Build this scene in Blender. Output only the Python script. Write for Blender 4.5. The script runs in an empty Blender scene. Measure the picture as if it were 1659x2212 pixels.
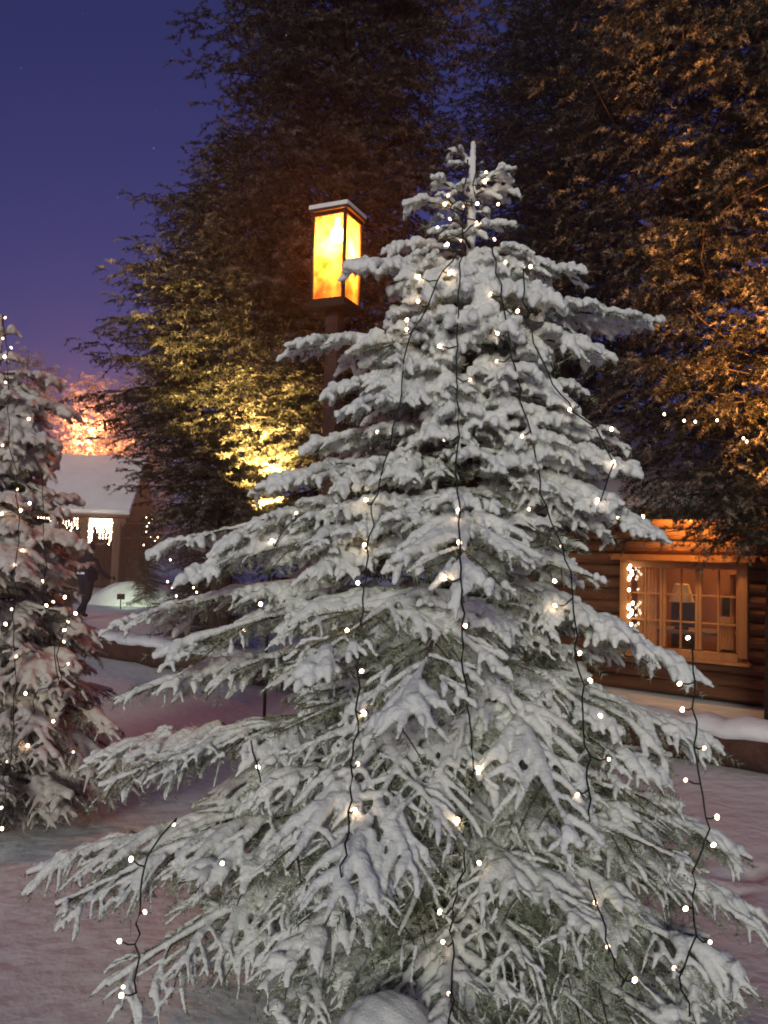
import bpy, bmesh, math, time
import numpy as np
from mathutils import Vector, Matrix
from mathutils.bvhtree import BVHTree

T0 = time.time()
S = bpy.context.scene
HAZE = .0042
COL = S.collection
rad = math.radians
PI = math.pi

# ------------------------------------------------------------------ camera
F, CX, CY = 1800.0, 829.5, 1106.0          # focal length and centre, in pixels of a 1659 x 2212 picture
CAMZ = 1.6
PITCH, ROLL = rad(3.15), rad(1.5)
RC = Matrix.Rotation(PI / 2 + PITCH, 3, 'X') @ Matrix.Rotation(ROLL, 3, 'Z')
cam_d = bpy.data.cameras.new('camera')
cam = bpy.data.objects.new('camera', cam_d)
COL.objects.link(cam)
cam.matrix_world = Matrix.Translation((0, 0, CAMZ)) @ RC.to_4x4()
cam_d.sensor_fit = 'VERTICAL'
cam_d.sensor_height = 24.0
cam_d.lens = 24.0 * F / 2212.0
cam_d.clip_start = 0.05
cam_d.clip_end = 2000
S.camera = cam


def ray(px, py):
    return (RC @ Vector(((px - CX) / F, (CY - py) / F, -1.0)))


def at(px, py, Y):
    d = ray(px, py)
    return Vector((0, 0, CAMZ)) + d * (Y / d.y)


def ground_at(px, Y):
    p = at(px, 1205, Y)
    return Vector((p.x, p.y, 0.0))


# ------------------------------------------------------------------ mesh helpers
def make_mesh(name, V, quads=None, tris=None, smooth=True):
    me = bpy.data.meshes.new(name)
    V = np.asarray(V, np.float32)
    q = np.zeros((0, 4), np.int32) if quads is None else np.asarray(quads, np.int32)
    t = np.zeros((0, 3), np.int32) if tris is None else np.asarray(tris, np.int32)
    me.vertices.add(len(V))
    me.vertices.foreach_set('co', V.ravel())
    me.loops.add(q.size + t.size)
    me.loops.foreach_set('vertex_index', np.concatenate([q.ravel(), t.ravel()]).astype(np.int32))
    me.polygons.add(len(q) + len(t))
    ls = np.concatenate([np.arange(len(q)) * 4, q.size + np.arange(len(t)) * 3]).astype(np.int32)
    me.polygons.foreach_set('loop_start', ls)
    me.polygons.foreach_set('use_smooth', np.full(len(q) + len(t), smooth))
    me.update(calc_edges=True)
    return me


def obj(name, me, mat=None, parent=None):
    o = bpy.data.objects.new(name, me)
    COL.objects.link(o)
    if mat is not None and me is not None and not me.materials:
        me.materials.append(mat)
    if parent is not None:
        o.parent = parent
    return o


def tag(o, label=None, cat=None, group=None, kind=None):
    if label: o['label'] = label
    if cat: o['category'] = cat
    if group: o['group'] = group
    if kind: o['kind'] = kind
    return o


def empty(name, loc=(0, 0, 0), rz=0.0):
    o = bpy.data.objects.new(name, None)
    COL.objects.link(o)
    o.location = loc
    o.rotation_euler = (0, 0, rz)
    o.empty_display_size = 0.1
    return o


def copy_tree(o, parent=None):
    c = o.copy()
    COL.objects.link(c)
    if parent is not None:
        c.parent = parent
    for ch in list(o.children):
        copy_tree(ch, c)
    return c


class MB:
    """collects shapes into one bmesh"""
    def __init__(s):
        s.bm = bmesh.new()

    def box(s, c, size, rz=0.0, bevel=0.0, rot=None):
        r = bmesh.ops.create_cube(s.bm, size=1.0)
        M = Matrix.Translation(c) @ (rot.to_4x4() if rot else Matrix.Rotation(rz, 4, 'Z')) @ Matrix.Diagonal((*size, 1))
        bmesh.ops.transform(s.bm, matrix=M, verts=r['verts'])
        if bevel > 0:
            es = list({e for v in r['verts'] for e in v.link_edges})
            bmesh.ops.bevel(s.bm, geom=es, offset=bevel, segments=2, affect='EDGES', profile=0.7)
        return s

    def cyl(s, p0, p1, r0, r1=None, n=12, caps=True):
        r1 = r0 if r1 is None else r1
        p0, p1 = Vector(p0), Vector(p1)
        d = p1 - p0
        r = bmesh.ops.create_cone(s.bm, cap_ends=caps, segments=n, radius1=r0, radius2=r1, depth=d.length)
        M = Matrix.Translation((p0 + p1) / 2) @ d.to_track_quat('Z', 'Y').to_matrix().to_4x4()
        bmesh.ops.transform(s.bm, matrix=M, verts=r['verts'])
        return s

    def ball(s, c, r, sub=2, scale=(1, 1, 1)):
        q = bmesh.ops.create_icosphere(s.bm, subdivisions=sub, radius=r)
        bmesh.ops.transform(s.bm, matrix=Matrix.Translation(c) @ Matrix.Diagonal((*scale, 1)), verts=q['verts'])
        return s

    def build(s, name, mat, parent=None, smooth=False):
        me = bpy.data.meshes.new(name)
        bmesh.ops.recalc_face_normals(s.bm, faces=s.bm.faces)
        s.bm.to_mesh(me)
        s.bm.free()
        if smooth:
            for p in me.polygons: p.use_smooth = True
            try:
                me.set_sharp_from_angle(angle=rad(40))
            except Exception:
                pass
        return obj(name, me, mat, parent)


def nrm(a):
    return a / np.maximum(np.linalg.norm(a, axis=-1, keepdims=True), 1e-9)


def tubes(P, R, sides=6, flat=1.0):
    """closed tubes along N paths of K points -> verts, quads, tris"""
    P = np.asarray(P, float); R = np.asarray(R, float)
    N, K, _ = P.shape
    T = np.gradient(P, axis=1); T = nrm(T)
    up = np.zeros_like(T); up[..., 2] = 1.0
    v = np.abs(T[..., 2]) > 0.97
    up[v] = (0.3, 1.0, 0.0)
    X = nrm(np.cross(T, up)); Yv = np.cross(X, T)
    a = np.arange(sides) * 2 * PI / sides
    ring = (X[:, :, None] * np.cos(a)[None, None, :, None] + Yv[:, :, None] * np.sin(a)[None, None, :, None] * flat)
    V = P[:, :, None] + ring * R[:, :, None, None]
    body = V.reshape(N, K * sides, 3)
    c0 = (P[:, 0] - T[:, 0] * R[:, :1] * 0.5)[:, None]
    c1 = (P[:, -1] + T[:, -1] * R[:, -1:] * 0.5)[:, None]
    A = np.concatenate([body, c0, c1], 1)
    M = K * sides + 2
    j = np.arange(sides); jn = (j + 1) % sides
    q = []
    for k in range(K - 1):
        q.append(np.stack([k * sides + j, k * sides + jn, (k + 1) * sides + jn, (k + 1) * sides + j], 1))
    q = np.concatenate(q)
    t = np.concatenate([np.stack([np.full(sides, K * sides), jn, j], 1),
                        np.stack([np.full(sides, K * sides + 1), (K - 1) * sides + j, (K - 1) * sides + jn], 1)])
    off = (np.arange(N) * M)[:, None, None]
    return A.reshape(-1, 3), (q[None] + off).reshape(-1, 4), (t[None] + off).reshape(-1, 3)


def merge(parts):
    Vs, Qs, Ts, o = [], [], [], 0
    for V, Q, T in parts:
        Vs.append(V); Qs.append(Q + o); Ts.append(T + o); o += len(V)
    return np.concatenate(Vs), np.concatenate(Qs), np.concatenate(Ts)


def lerp_path(P, s):
    """points and tangents at fractions s along P (M,K,3)"""
    K = P.shape[1]
    x = s * (K - 1)
    i = np.clip(x.astype(int), 0, K - 2)
    f = (x - i)[:, None]
    r = np.arange(len(P))
    a, b = P[r, i], P[r, i + 1]
    return a + (b - a) * f, nrm(b - a)


def offshoots(P, spacing, lenf, lmin, lmax, ang, droop, lift, K, rng, s0=0.12, s1=0.97):
    """side twigs, left and right of every path"""
    L = np.linalg.norm(np.diff(P, axis=1), axis=2).sum(1)
    n = np.maximum(1, (L * (s1 - s0) / spacing).astype(int))
    idx = np.repeat(np.arange(len(P)), n)
    first = np.repeat(np.cumsum(n) - n, n)
    k = np.arange(len(idx)) - first
    s = s0 + (s1 - s0) * (k + rng.uniform(0.1, 0.9, len(idx))) / n[idx]
    p, t = lerp_path(P[idx], s)
    up = np.array([0, 0, 1.0])
    side = nrm(np.cross(t, up) + 1e-6)
    sg = np.where((k + idx) % 2 == 0, 1.0, -1.0)[:, None]
    a = (ang + rng.normal(0, rad(9), len(idx)))[:, None]
    d = t * np.cos(a) + side * sg * np.sin(a)
    d[:, 2] += lift + rng.normal(0, 0.13, len(idx))
    d = nrm(d)
    l = np.clip(lenf * (1 - s) * L[idx] + lmin, lmin, lmax) * rng.uniform(0.65, 1.2, len(idx))
    u = np.linspace(0, 1, K)
    Q = p[:, None] + l[:, None, None] * d[:, None] * u[None, :, None]
    Q[:, :, 2] -= (droop * rng.uniform(0.4, 1.5, len(idx)) * l)[:, None] * u[None, :] ** 2
    return Q, idx, s


def needles(P, per_m, length, width, rng, spread=0.9, along=0.6):
    L = np.linalg.norm(np.diff(P, axis=1), axis=2).sum(1)
    n = np.maximum(2, (L * per_m).astype(int))
    idx = np.repeat(np.arange(len(P)), n)
    m = len(idx)
    s = rng.uniform(0.03, 1.0, m)
    p, t = lerp_path(P[idx], s)
    r = rng.normal(0, 1, (m, 3))
    r = nrm(r - t * (r * t).sum(1, keepdims=True))
    d = nrm(t * along + r * spread)
    l = (length * rng.uniform(0.6, 1.25, m))[:, None]
    w = nrm(np.cross(d, rng.normal(0, 1, (m, 3)))) * width * 0.5
    V = np.stack([p - w, p + w, p + d * l], 1).reshape(-1, 3)
    return V, np.zeros((0, 4), int), np.arange(m * 3).reshape(-1, 3)


# ------------------------------------------------------------------ materials
def mat(name, base=(.5, .5, .5), rough=.7, base2=None, scale=5.0, bump=0.0, bscale=40.0, detail=4.0, lo=.35, hi=.65,
        metallic=0.0, stretch=None, spec=0.3):
    m = bpy.data.materials.new(name)
    m.use_nodes = True
    nt = m.node_tree
    b = nt.nodes['Principled BSDF']
    b.inputs['Base Color'].default_value = (*base, 1)
    b.inputs['Roughness'].default_value = rough
    b.inputs['Metallic'].default_value = metallic
    b.inputs['Specular IOR Level'].default_value = spec
    tc = nt.nodes.new('ShaderNodeTexCoord')
    src = tc.outputs['Object']
    if stretch:
        mp = nt.nodes.new('ShaderNodeMapping')
        mp.inputs['Scale'].default_value = stretch
        nt.links.new(src, mp.inputs[0]); src = mp.outputs[0]
    if base2 is not None:
        n = nt.nodes.new('ShaderNodeTexNoise')
        n.inputs['Scale'].default_value = scale
        n.inputs['Detail'].default_value = detail
        r = nt.nodes.new('ShaderNodeValToRGB')
        r.color_ramp.elements[0].position = lo; r.color_ramp.elements[1].position = hi
        r.color_ramp.elements[0].color = (*base, 1); r.color_ramp.elements[1].color = (*base2, 1)
        nt.links.new(src, n.inputs['Vector'])
        nt.links.new(n.outputs['Fac'], r.inputs[0])
        nt.links.new(r.outputs[0], b.inputs['Base Color'])
    if bump:
        n2 = nt.nodes.new('ShaderNodeTexNoise')
        n2.inputs['Scale'].default_value = bscale
        n2.inputs['Detail'].default_value = 5
        bp = nt.nodes.new('ShaderNodeBump')
        bp.inputs['Strength'].default_value = bump
        bp.inputs['Distance'].default_value = 1.0 / bscale
        nt.links.new(src, n2.inputs['Vector'])
        nt.links.new(n2.outputs['Fac'], bp.inputs['Height'])
        nt.links.new(bp.outputs[0], b.inputs['Normal'])
    return m


def emit(name, col, strength):
    m = bpy.data.materials.new(name)
    m.use_nodes = True
    nt = m.node_tree
    nt.nodes.clear()
    e = nt.nodes.new('ShaderNodeEmission')
    e.inputs[0].default_value = (*col, 1); e.inputs[1].default_value = strength
    o = nt.nodes.new('ShaderNodeOutputMaterial')
    nt.links.new(e.outputs[0], o.inputs[0])
    return m


M = {}
M['snow'] = mat('snow', (.80, .81, .78), .75, (.70, .72, .69), 9, bump=.5, bscale=130)
M['snow2'] = mat('snow_dimmed', (.62, .59, .55), .8, (.46, .42, .38), 9, bump=.5, bscale=120)  # dim brownish snow colour stands in for weaker light on the left spruce
M['ground'] = mat('ground_snow', (.76, .78, .80), .8, (.68, .70, .72), 1.3, bump=.22, bscale=9)
M['needle'] = mat('frosted_needles', (.062, .088, .032), .6, (.46, .48, .37), 15, lo=.34, hi=.64)
M['needle_dim'] = mat('needles_dimmed', (.05, .062, .028), .6, (.40, .38, .33), 14, lo=.36, hi=.66)  # needle colours darkened for the weaker light reaching the left spruce
M['bg_needle'] = mat('dark_needles', (.024, .020, .013), .7, (.26, .21, .18), 5, lo=.50, hi=.80, detail=7)
M['frost_glint_needle'] = mat('frosty_glint_needles', (.020, .018, .011), .7, (.46, .38, .29), 6, lo=.50, hi=.74, detail=7)  # frost patches with contrast raised to paint in glints of lamplight
M['pale_needle'] = mat('snowy_lit_needles', (.06, .05, .04), .7, (.55, .50, .46), 1.2, lo=.36, hi=.62, detail=6)  # snow dusted, and coloured paler in place of stronger street lamp light
M['bark'] = mat('bark', (.07, .045, .03), .9, (.14, .10, .075), 6, bump=.8, bscale=25, stretch=(1, 1, .25))
M['bark_dark'] = mat('dark_bark', (.028, .018, .014), .9, (.06, .04, .03), 6, bump=.8, bscale=25, stretch=(1, 1, .25))
M['cable'] = mat('cable_rubber', (.012, .018, .014), .5)
M['log'] = mat('log_wood', (.060, .022, .011), .75, (.17, .072, .032), 5, bump=.9, bscale=22, stretch=(.15, 1, 1))
M['log_dark'] = mat('barrier_wood', (.045, .020, .016), .85, (.085, .04, .03), 4, bump=.6, bscale=14)
M['trim'] = mat('window_wood', (.30, .12, .04), .55, (.38, .17, .06), 8, bump=.2, bscale=30, stretch=(1, 1, .3))
M['plank'] = mat('plank_wood', (.10, .06, .04), .8, (.16, .10, .06), 5, bump=.4, bscale=20, stretch=(1, 1, .2))
M['iron'] = mat('dark_iron', (.03, .022, .018), .5, metallic=.4)
M['post'] = mat('post_wood', (.09, .055, .04), .85, (.15, .10, .075), 5, bump=.5, bscale=25, stretch=(1, 1, .15))
M['curtain'] = mat('orange_curtain', (.50, .20, .06), .8, (.62, .28, .10), 6)
M['room'] = mat('room_wood', (.30, .14, .06), .7, (.20, .09, .04), 4, stretch=(1, 1, .3))
M['cloth'] = mat('dark_cloth', (.012, .012, .018), .9, (.022, .022, .03), 12)
M['cloth_blue'] = mat('blue_black_cloth', (.012, .014, .03), .9, (.02, .022, .04), 12)
M['skin'] = mat('skin', (.45, .27, .20), .6)
M['reflector'] = mat('reflector_tape', (.85, .87, .88), .3)
M['stone'] = mat('dark_stone', (.05, .03, .028), .85, (.09, .06, .05), 9, bump=.6, bscale=20)
M['shade'] = mat('lamp_fabric', (.75, .60, .30), .8)
M['bulb'] = emit('bulb_glow', (1.0, .74, .54), 14)
M['bulb_dim'] = emit('bulb_glow_dim', (1.0, .72, .50), 4.5)
M['bulb_warm'] = emit('bulb_glow_warm', (1.0, .68, .40), 18)
M['bulb_far'] = emit('bulb_glow_far', (1.0, .74, .48), 16)
M['led'] = emit('led_white', (1.0, .86, .62), 14)
M['lamp_hot'] = emit('lamp_filament', (1.0, .80, .55), 130)
M['flood_y'] = emit('flood_lens_yellow', (1.0, .80, .35), 20)
M['flood_o'] = emit('flood_lens_orange', (1.0, .45, .12), 20)
M['globe'] = emit('lamp_globe', (1.0, .45, .15), 3)
M['flood_w'] = emit('flood_lens_white', (.85, 1.0, .75), 6)


def glass_mat(name, tint, trans, rough=.2):
    """amber lantern glass: part clear, part scattering the light of the bulb behind it"""
    m = bpy.data.materials.new(name)
    m.use_nodes = True
    nt = m.node_tree
    nt.nodes.clear()
    o = nt.nodes.new('ShaderNodeOutputMaterial')
    t = nt.nodes.new('ShaderNodeBsdfTransparent'); t.inputs[0].default_value = (*tint, 1)
    d = nt.nodes.new('ShaderNodeBsdfTranslucent')
    tc = nt.nodes.new('ShaderNodeTexCoord')
    n = nt.nodes.new('ShaderNodeTexNoise'); n.inputs['Scale'].default_value = 9; n.inputs['Detail'].default_value = 3
    r = nt.nodes.new('ShaderNodeValToRGB')
    r.color_ramp.elements[0].position = .35; r.color_ramp.elements[1].position = .65
    r.color_ramp.elements[0].color = (tint[0] * .20, tint[1] * .13, tint[2] * .08, 1)
    r.color_ramp.elements[1].color = (tint[0] * .82, tint[1] * .80, tint[2] * .85, 1)
    nt.links.new(tc.outputs['Object'], n.inputs['Vector'])
    nt.links.new(n.outputs['Fac'], r.inputs[0]); nt.links.new(r.outputs[0], d.inputs[0])
    g = nt.nodes.new('ShaderNodeBsdfGlossy'); g.inputs['Roughness'].default_value = rough
    mx = nt.nodes.new('ShaderNodeMixShader'); mx.inputs[0].default_value = trans
    nt.links.new(d.outputs[0], mx.inputs[1]); nt.links.new(t.outputs[0], mx.inputs[2])
    mg = nt.nodes.new('ShaderNodeMixShader'); mg.inputs[0].default_value = .05
    nt.links.new(mx.outputs[0], mg.inputs[1]); nt.links.new(g.outputs[0], mg.inputs[2])
    nt.links.new(mg.outputs[0], o.inputs[0])
    return m


M['amber'] = glass_mat('amber_glass', (1.0, .63, .27), .72)
M['pane'] = glass_mat('window_glass', (.92, .92, .92), .985, .03)


def point(name, loc, col, W, size=.05, parent=None):
    l = bpy.data.lights.new(name, 'POINT')
    l.energy = W; l.color = col; l.shadow_soft_size = size
    o = bpy.data.objects.new(name, l); COL.objects.link(o); o.location = loc
    if parent is not None: o.parent = parent
    return o


def spot(name, loc, target, col, W, ang, blend=.6, size=.06, parent=None):
    l = bpy.data.lights.new(name, 'SPOT')
    l.energy = W; l.color = col; l.spot_size = rad(ang); l.spot_blend = blend; l.shadow_soft_size = size
    o = bpy.data.objects.new(name, l); COL.objects.link(o)
    o.location = loc
    o.rotation_euler = (Vector(target) - Vector(loc)).to_track_quat('-Z', 'Y').to_euler()
    return o


# ------------------------------------------------------------------ sky and key light
SUN_DIR = Vector((.20, 1.0, -.26)).normalized()     # travel direction: low, from behind the camera
w = bpy.data.worlds.new('World'); S.world = w
w.use_nodes = True
nt = w.node_tree
bg = nt.nodes['Background']
sky = nt.nodes.new('ShaderNodeTexSky')
sky.sky_type = 'NISHITA'; sky.sun_disc = False
sky.sun_elevation = math.asin(-SUN_DIR.z)
sky.sun_rotation = math.atan2(-SUN_DIR.x, -SUN_DIR.y)
mx = nt.nodes.new('ShaderNodeMix'); mx.data_type = 'RGBA'; mx.blend_type = 'MULTIPLY'
mx.inputs[0].default_value = 1.0
mx.inputs[7].default_value = (.55, .43, 1.14, 1)
nt.links.new(sky.outputs[0], mx.inputs[6]); nt.links.new(mx.outputs[2], bg.inputs[0])
bg.inputs[1].default_value = 0.038
sl = bpy.data.lights.new('sun', 'SUN'); sl.energy = 1.4; sl.angle = rad(14); sl.color = (.98, 1.0, .81)
so = bpy.data.objects.new('sun', sl); COL.objects.link(so)
so.rotation_euler = SUN_DIR.to_track_quat('-Z', 'Y').to_euler()
S.view_settings.view_transform = 'Standard'
S.view_settings.look = 'None'
S.view_settings.exposure = 0.0
S.view_settings.gamma = 1.0

# ------------------------------------------------------------------ ground
def ground_z(x, y):
    return (.024 * np.sin(x * 1.1 + .5 * y) + .018 * np.sin(1.3 * y - .8 * x + 1.0) + .006 * np.sin(4.1 * x + 3.3 * y))


g1 = np.concatenate([np.linspace(-110, -14, 12), np.linspace(-13, -4.5, 44), np.linspace(-4.4, 4.4, 147), np.linspace(4.5, 13, 44), np.linspace(14, 110, 12)])
g2 = np.concatenate([np.linspace(-14, -6, 4), np.linspace(-5, 1.4, 32), np.linspace(1.5, 9, 126), np.linspace(9.1, 26, 86), np.linspace(28, 140, 14)])
GX, GY = np.meshgrid(g1, g2)
GZ = ground_z(GX, GY) - .03
rg = np.random.default_rng(31)
def trail(x0, y0, x1, y1, n):
    global GZ
    dx, dy = x1 - x0, y1 - y0; L = math.hypot(dx, dy); dx /= L; dy /= L
    for k in range(n):
        t = (k + .5) / n * L; sd = .13 * (1 if k % 2 else -1)
        cx = x0 + dx * t - dy * sd + rg.normal(0, .05); cy = y0 + dy * t + dx * sd + rg.normal(0, .05)
        u = (GX - cx) * dx + (GY - cy) * dy; v = -(GX - cx) * dy + (GY - cy) * dx
        e = (u / .17) ** 2 + (v / .085) ** 2
        GZ = GZ - .045 * np.exp(-e ** 1.5) + .012 * np.exp(-(e - 1.8) ** 2)
trail(-1.5, 2.2, -3.6, 9.5, 22); trail(-1.9, 2.0, -2.6, 6.5, 12); trail(2.0, 3.0, 3.2, 6.0, 9); trail(1.6, 4.4, 3.4, 5.2, 6); trail(-4.5, 15.5, -5.4, 21, 14)
V = np.stack([GX, GY, GZ], -1).reshape(-1, 3)
nx, ny = len(g1), len(g2)
ii, jj = np.meshgrid(np.arange(nx - 1), np.arange(ny - 1))
b0 = (jj * nx + ii).ravel()
ground = obj('ground', make_mesh('ground', V, np.stack([b0, b0 + 1, b0 + nx + 1, b0 + nx], 1)), M['ground'])
tag(ground, 'trampled snow covering the whole yard', 'snow ground', kind='structure')

# ------------------------------------------------------------------ the snowy spruces
def prim_paths(trunk_xy, tips, zbs, bows, K=9):
    tips = np.asarray(tips, float)
    N = len(tips)
    u = np.linspace(0, 1, K)
    base = np.column_stack([np.full(N, trunk_xy[0]), np.full(N, trunk_xy[1]), zbs])
    P = base[:, None] + (tips - base)[:, None] * u[None, :, None]
    P[:, :, 2] += np.asarray(bows)[:, None] * (4 * u * (1 - u))[None]
    return P


def snowy_spruce(name, label, cat, xy, H, prof, heroes, n_fill, seed, voxel, snow_mul, m_snow, m_needle, front=.8,
                 dens=1.0, bare=.2, top_free=.5, right_cut=0.0):
    rng = np.random.default_rng(seed)
    pz = np.array([p[0] for p in prof][::-1]); pr = np.array([p[1] for p in prof][::-1])
    tips, zbs, bows = [], [], []
    for (p, dz) in heroes:
        r = math.hypot(p[0] - xy[0], p[1] - xy[1])
        tips.append(tuple(p)); zbs.append(p[2] + dz); bows.append(.07 * r)
    # filler branches spread by golden angle over the height
    zz = np.linspace(.16, 1, n_fill) ** 1.0
    for k in range(n_fill):
        z = .10 + (H - top_free) * (1 - (1 - k / n_fill) ** 1.25) + rng.uniform(-.03, .03)
        az = k * 2.39996 + rng.uniform(-.35, .35)
        dx, dy = math.cos(az), math.sin(az)
        r = np.interp(z, pz, pr) * rng.uniform(.62, .92) * (1 - right_cut * max(0, dx) * math.exp(-((z - 1.25) / .52) ** 2))
        if dy < 0: r *= 1 - (1 - front) * (-dy)
        tip = (xy[0] + dx * r, xy[1] + dy * r, max(.06, z - .0 * r))
        tips.append(tip)
        zbs.append(min(tip[2] + r * rng.uniform(-.02, .24) - .02, H - .05)); bows.append(r * rng.uniform(.02, .09))
    P1 = prim_paths(xy, tips, zbs, bows)
    P2, i2, s2 = offshoots(P1, .040 / dens, .42, .06, .31, rad(46), .22, .02, 6, rng, .10, .97)
    low = np.clip((1.5 - P2[:, 0, 2]) / 1.3, 0, 1)
    P2[:, :, 2] -= (low * .09 * np.linalg.norm(P2[:, -1] - P2[:, 0], axis=1))[:, None] * np.linspace(0, 1, 6)[None] ** 2
    P3, i3, s3 = offshoots(P2, .025 / dens, .42, .040, .16, rad(38), .24, .0, 5, rng, .12, .95)
    low3 = np.clip((1.5 - P3[:, 0, 2]) / 1.3, 0, 1)
    u5 = np.linspace(0, 1, 5)
    ext = (1 + .55 * low3)[:, None, None]
    P3 = P3[:, :1] + (P3 - P3[:, :1]) * ext
    P3[:, :, 2] -= (low3 * .13 * np.linalg.norm(P3[:, -1] - P3[:, 0], axis=1))[:, None] * u5[None] ** 1.6
    for Pk in (P2, P3):
        Pk[:, :, 2] = np.maximum(Pk[:, :, 2], .03)

    root = empty(name, (xy[0], xy[1], 0))
    tag(root, label, cat)
    inv = np.array([xy[0], xy[1], 0.0])
    # trunk
    kz = np.linspace(0, H, 14)
    tp = np.stack([xy[0] + .008 * np.sin(kz * 5), xy[1] + .008 * np.cos(kz * 4), kz], 1)[None] - inv
    tr = (.050 * (1 - kz / H) + .006)[None]
    obj('trunk', make_mesh('trunk', *tubes(tp, tr, 10)), M['bark'], root)
    # wood and needles of the crown
    w1 = tubes(P1 - inv, np.linspace(.013, .004, P1.shape[1])[None].repeat(len(P1), 0) * (.5 + .5 * np.minimum(1, np.linalg.norm(P1[:, -1] - P1[:, 0], axis=1)))[:, None], 5)
    w2 = tubes(P2 - inv, np.linspace(.004, .002, 6)[None].repeat(len(P2), 0), 4)
    nd = [needles(P2 - inv, 330, .019, .0030 / dens, rng), needles(P3 - inv, 400, .024, .0028 / dens, rng),
          needles(P1[:, 2:] - inv, 300, .020, .003, rng)]
    obj('branches', make_mesh('branches', *merge([w1, w2]), smooth=True), M['bark'], root)
    obj('crown', make_mesh('crown', *merge(nd), smooth=False), m_needle, root)
    # snow, laid along the upper side of every twig, then fused into one skin
    wv = rng.normal(0, 1, (10, 3)); wv = nrm(wv) * rng.uniform(9, 34, (10, 1)); ph = rng.uniform(0, 6.28, 10)
    def field(X):
        return np.sin(X @ wv.T + ph).sum(-1) / 2.24 + .75 * np.clip((X[..., 2] - 1.2) / 1.3, 0, 1)

    def snow_tubes(Pk, r, lift, sides, skip, root_f=.9, flat=1.0, fmin=-9.0):
        keep = (rng.uniform(0, 1, len(Pk)) > skip) & (field(Pk.mean(1)) > fmin)
        Q = Pk[keep].copy(); rr = r[keep]
        K = Q.shape[1]
        prof_r = np.linspace(root_f, .9, K) if root_f > 1 else np.ones(K) * .95; prof_r[-1] = .62
        R = rr[:, None] * prof_r[None] * rng.uniform(.55, 1.3, (len(Q), K)) * np.clip(.92 + .34 * field(Q), .36, 1.5)
        Q[:, :, 2] += R * lift
        Q += rng.normal(0, .0022, Q.shape)
        return tubes(Q - inv, R, sides, flat)
    zt = lambda Pk: np.clip((Pk[:, 0, 2] - .5) / (H - 1.0), 0, 1)
    d1 = np.minimum(1, np.linalg.norm(P1[:, -1] - P1[:, 0], axis=1) / .6)
    r1 = (.0165 + .004 * (1 - zt(P1))) * (.6 + .4 * d1) * snow_mul
    r2 = (.0082 + .0056 * zt(P2)) * snow_mul
    r3 = (.0070 + .0060 * zt(P3)) * snow_mul
    skip3 = .5 * bare + .16 * (1 - zt(P3))
    tf = lambda Pk: 1 - .32 * np.clip((Pk[:, 0, 2] - (H - .62)) / .2, 0, 1)
    r1 = r1 * tf(P1); r2 = r2 * tf(P2); r3 = r3 * tf(P3)
    parts = [snow_tubes(P1[:, 1:], r1, .75, 8, 0, flat=.9), snow_tubes(P2, r2, .70, 7, .10, root_f=1.6, fmin=-1.0), snow_tubes(P3, r3, .70, 6, skip3, root_f=1.3, fmin=-.75)]
    fp = field(P2[:, :4].mean(1)) - .25 * zt(P2)
    kp = (fp > -.05) & (P2[:, 0, 2] < 2.35)
    Qp = P2[kp][:, :5]
    Rp = (.0135 + .009 * np.clip(fp[kp], 0, 1.1))[:, None] * np.array([.9, 1.15, 1.1, .9, .5])[None] * rng.uniform(.75, 1.2, (len(Qp), 5)) * snow_mul
    Qp = Qp + rng.normal(0, .003, Qp.shape); Qp[:, :, 2] += Rp * .75
    parts.append(tubes(Qp - inv, Rp, 7, .75))
    # leader tip
    lt = np.stack([np.full(6, xy[0]), np.full(6, xy[1]), np.linspace(H - .42, H + .02, 6)], 1)[None]
    parts.append(tubes(lt - inv, np.array([[.017, .020, .015, .018, .014, .010]]), 7))
    src = make_mesh('snow_source', *merge(parts))
    tmp = bpy.data.objects.new('tmp', src); COL.objects.link(tmp)
    md = tmp.modifiers.new('r', 'REMESH'); md.mode = 'VOXEL'; md.voxel_size = voxel; md.use_smooth_shade = True
    sm = tmp.modifiers.new('s', 'SMOOTH'); sm.factor = .5; sm.iterations = 1
    for sz, stg in ((.026, .0075), (.009, .0042)):
        tx = bpy.data.textures.new('lumps', 'CLOUDS'); tx.noise_scale = sz
        dm = tmp.modifiers.new('d', 'DISPLACE'); dm.texture = tx; dm.strength = stg; dm.mid_level = .5; dm.texture_coords = 'LOCAL'
    dg = bpy.context.evaluated_depsgraph_get()
    me = bpy.data.meshes.new_from_object(tmp.evaluated_get(dg), depsgraph=dg)
    me.name = 'snow_cover'
    bpy.data.objects.remove(tmp); bpy.data.meshes.remove(src)
    me.materials.clear()
    sn = obj('snow_cover', me, m_snow, root)
    print(name, 'twigs', len(P2), len(P3), 'snow faces', len(me.polygons), 't', round(time.time() - T0, 1))
    return root, sn


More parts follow.
